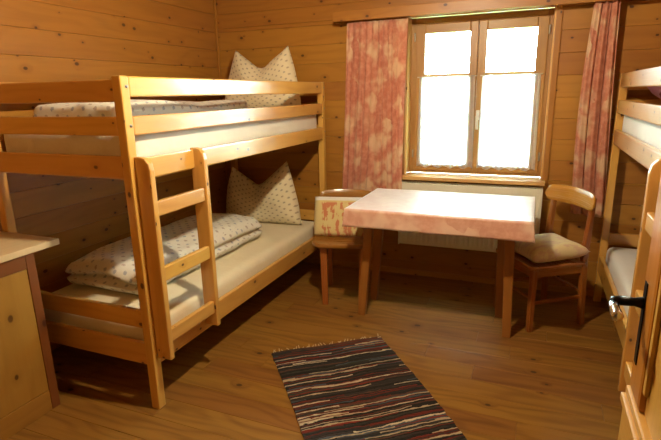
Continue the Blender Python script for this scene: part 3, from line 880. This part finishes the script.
# ------------------------------------------------------------------ cabinet at the left
K = empty('low_cabinet', (.25, -2.85, 0)); tag(K, 'low wooden cabinet at the left edge, in front of the bunk bed', 'cabinet')
kx = lambda x: x - .25
ky = lambda y_: y_ + 2.85
mb = MB()
mb.box((kx(.012), ky(-2.285), .0), (kx(.488), ky(-2.303), .769), .002, 2)
mb.box((kx(.012), ky(-3.40), .0), (kx(.488), ky(-3.382), .769), .002, 2)
mb.box((kx(.012), ky(-3.38), .0), (kx(.03), ky(-2.305), .769), .002, 2)
mb.box((kx(.03), ky(-3.38), .085), (kx(.488), ky(-2.305), .103), .002, 1)
mb.build('body', M['cabframe'], K)
stiles = [-2.275, -2.600, -2.98, -3.36]
mb = MB()
for s_ in stiles: mb.box((kx(.489), ky(s_), 0), (kx(.511), ky(s_ - .042), .769), .003, 2)
for a, b in zip(stiles[:-1], stiles[1:]):
    mb.box((kx(.489), ky(a - .0425), .705), (kx(.510), ky(b + .0005), .769), .003, 1)
mb.build('face_frame', M['cabframe'], K)
mb = MB()
for a, b in zip(stiles[:-1], stiles[1:]):
    mb.box((kx(.489), ky(a - .0425), .0), (kx(.510), ky(b + .0005), .103), .003, 1)
mb.build('plinth', M['cab'], K)
for a, b in zip(stiles[:-1], stiles[1:]):
    mb = MB(); mb.box((kx(.492), ky(a - .0435), .105), (kx(.508), ky(b + .0015), .7035), .002, 2)
    d = mb.build('door', M['cab'], K)
    mb = MB(); mb.lathe([(0, .022), (.010, .021), (.013, .014), (.008, .006), (.007, 0)], (0, 0, 0), 16, Matrix.Translation((kx(.508), ky(b + .05), .56)) @ Matrix.Rotation(PI / 2, 4, 'Y')); mb.build('knob', M['cabframe'], d)
mb = MB(); mb.box((.004, -3.43, .770), (.522, -2.150, .799), .004, 1)
o = mb.build('worktop', M['beech']); tag(o, 'pale wooden worktop board lying on the low cabinet at the left', 'worktop')

# ------------------------------------------------------------------ door at the right
D = empty('door_1', (2.76, -3.42, 0), kind='structure')
LW = .85                                     # leaf runs along +y from the hinge
mb = MB(); s_ = .105
mb.box((.0, LW - s_, .7925), (.042, LW, 1.965), .010, 2)
mb.box((.0, 0, .7925), (.042, s_, 1.965), .007, 2)
mb.build('door_stile', M['doorstile'], D)
mb = MB(); mb.box((.001, s_ + .0005, 1.86), (.041, LW - s_ - .0005, 1.965), .005, 1)
mb.box((.012, s_ + .0005, .7925), (.030, LW - s_ - .0005, 1.859), 0, 2)
mb.box((.003, LW - s_ - .0005, .84), (.012, LW - s_ - .018, 1.859), .003, 2); mb.box((.003, s_ + .0005, .7925), (.012, s_ + .018, 1.859), .003, 2)
mb.build('door_panel', M['door'], D)
mb = MB(); mb.box((-.006, .0, .012), (.042, LW + .002, .752), .006, 1)
mb.build('lower_board', M['door'], D)
mb = MB()
mb.box((-.013, .0, .7525), (.043, LW + .004, .772), .005, 1); mb.box((-.005, .0, .772), (.043, LW + .002, .792), .005, 1)
mb.build('moulding', M['door'], D)
mb = MB(); hy = LW - .034
mb.box((-.0025, hy - .011, .865), (-.0005, hy + .011, 1.045), .0008)
pl = mb.build('handle_plate', M['iron'], D)
mb = MB()
mb.tube([(-.003, hy, 1.0), (-.018, hy, 1.0), (-.044, hy, .999)], [.013, .009, .010], 12)
mb.tube([(-.040, hy + .004, .999), (-.053, hy - .002, .998), (-.057, hy - .014, .996)], [.010, .011, .010], 12)
mb.build('handle_neck', M['iron'], pl)
mb = MB()
mb.tube([(-.057, hy - .012, .996), (-.056, hy - .030, .991), (-.054, hy - .040, .986), (-.053, hy - .050, .984), (-.052, hy - .055, .983)], [.0095, .010, .0115, .0115, .006], 14)
mb.build('handle_lever', M['chrome'], pl)

# ------------------------------------------------------------------ ceiling lamp (lights the room, above the frame)
L_ = empty('ceiling_lamp', (1.90, -2.02, RZ)); tag(L_, 'hanging lamp with opal bulb under an added light-blocking shade in the middle of the room', 'lamp')
mb = MB(); mb.lathe([(0, 0), (.075, 0), (.075, -.018), (.05, -.03), (0, -.03)]); mb.build('mount', M['rod'], L_)
mb = MB(); mb.tube([(0, 0, -.03), (0, 0, -.205)], .006, 10); mb.build('cord', M['rod'], L_)
mb = MB(); mb.lathe([(.0, -.205), (.022, -.206), (.026, -.225), (.150, -.262), (.152, -.266), (.026, -.232), (.020, -.245), (0, -.246)], n=40); mb.build('added_uplight_shade', M['radiator'], L_)  # disc added to stop upward light and weaken the ceiling bounce
mb = MB(); mb.lathe([(.012, -.247), (.016, -.262)] + [(.038 * math.sin(a), -.300 + .038 * math.cos(a)) for a in [PI * (.2 + .8 * i / 14) for i in range(15)]])
mb.build('bulb', M['opal'], L_)

# ------------------------------------------------------------------ daylight
w = bpy.data.worlds.new('sky'); scene.world = w; w.use_nodes = True
bg = w.node_tree.nodes['Background']; bg.inputs[0].default_value = (.66, .92, .96, 1); bg.inputs[1].default_value = 112.0
pl = bpy.data.lights.new('window_portal', 'AREA'); pl.shape = 'RECTANGLE'; pl.size = .97; pl.size_y = 1.14
pl.cycles.is_portal = True
po = bpy.data.objects.new('window_portal', pl); COL.objects.link(po); po.location = (2.107, .33, 1.38); po.rotation_euler = (-PI / 2, 0, 0)

# ------------------------------------------------------------------ camera
cam = bpy.data.cameras.new('camera'); co = bpy.data.objects.new('camera', cam); COL.objects.link(co)
rt = Vector((.92565511, .37785349, -.01973233)); up = Vector((-.07634463, .23759679, .96835906)); fw = Vector((-.37058619, .89486005, -.24877977))
Mx = Matrix((rt, up, -fw)).transposed().to_4x4(); Mx.translation = (2.5279, -3.7007, 1.425)
co.matrix_world = Mx
cam.sensor_width = 36; cam.lens = 493.27 / 661 * 36; cam.clip_start = .01
scene.camera = co
scene.view_settings.view_transform = 'Standard'; scene.view_settings.look = 'None'
scene.view_settings.exposure = -0.6; scene.view_settings.gamma = 1; scene.view_settings.use_curve_mapping = False
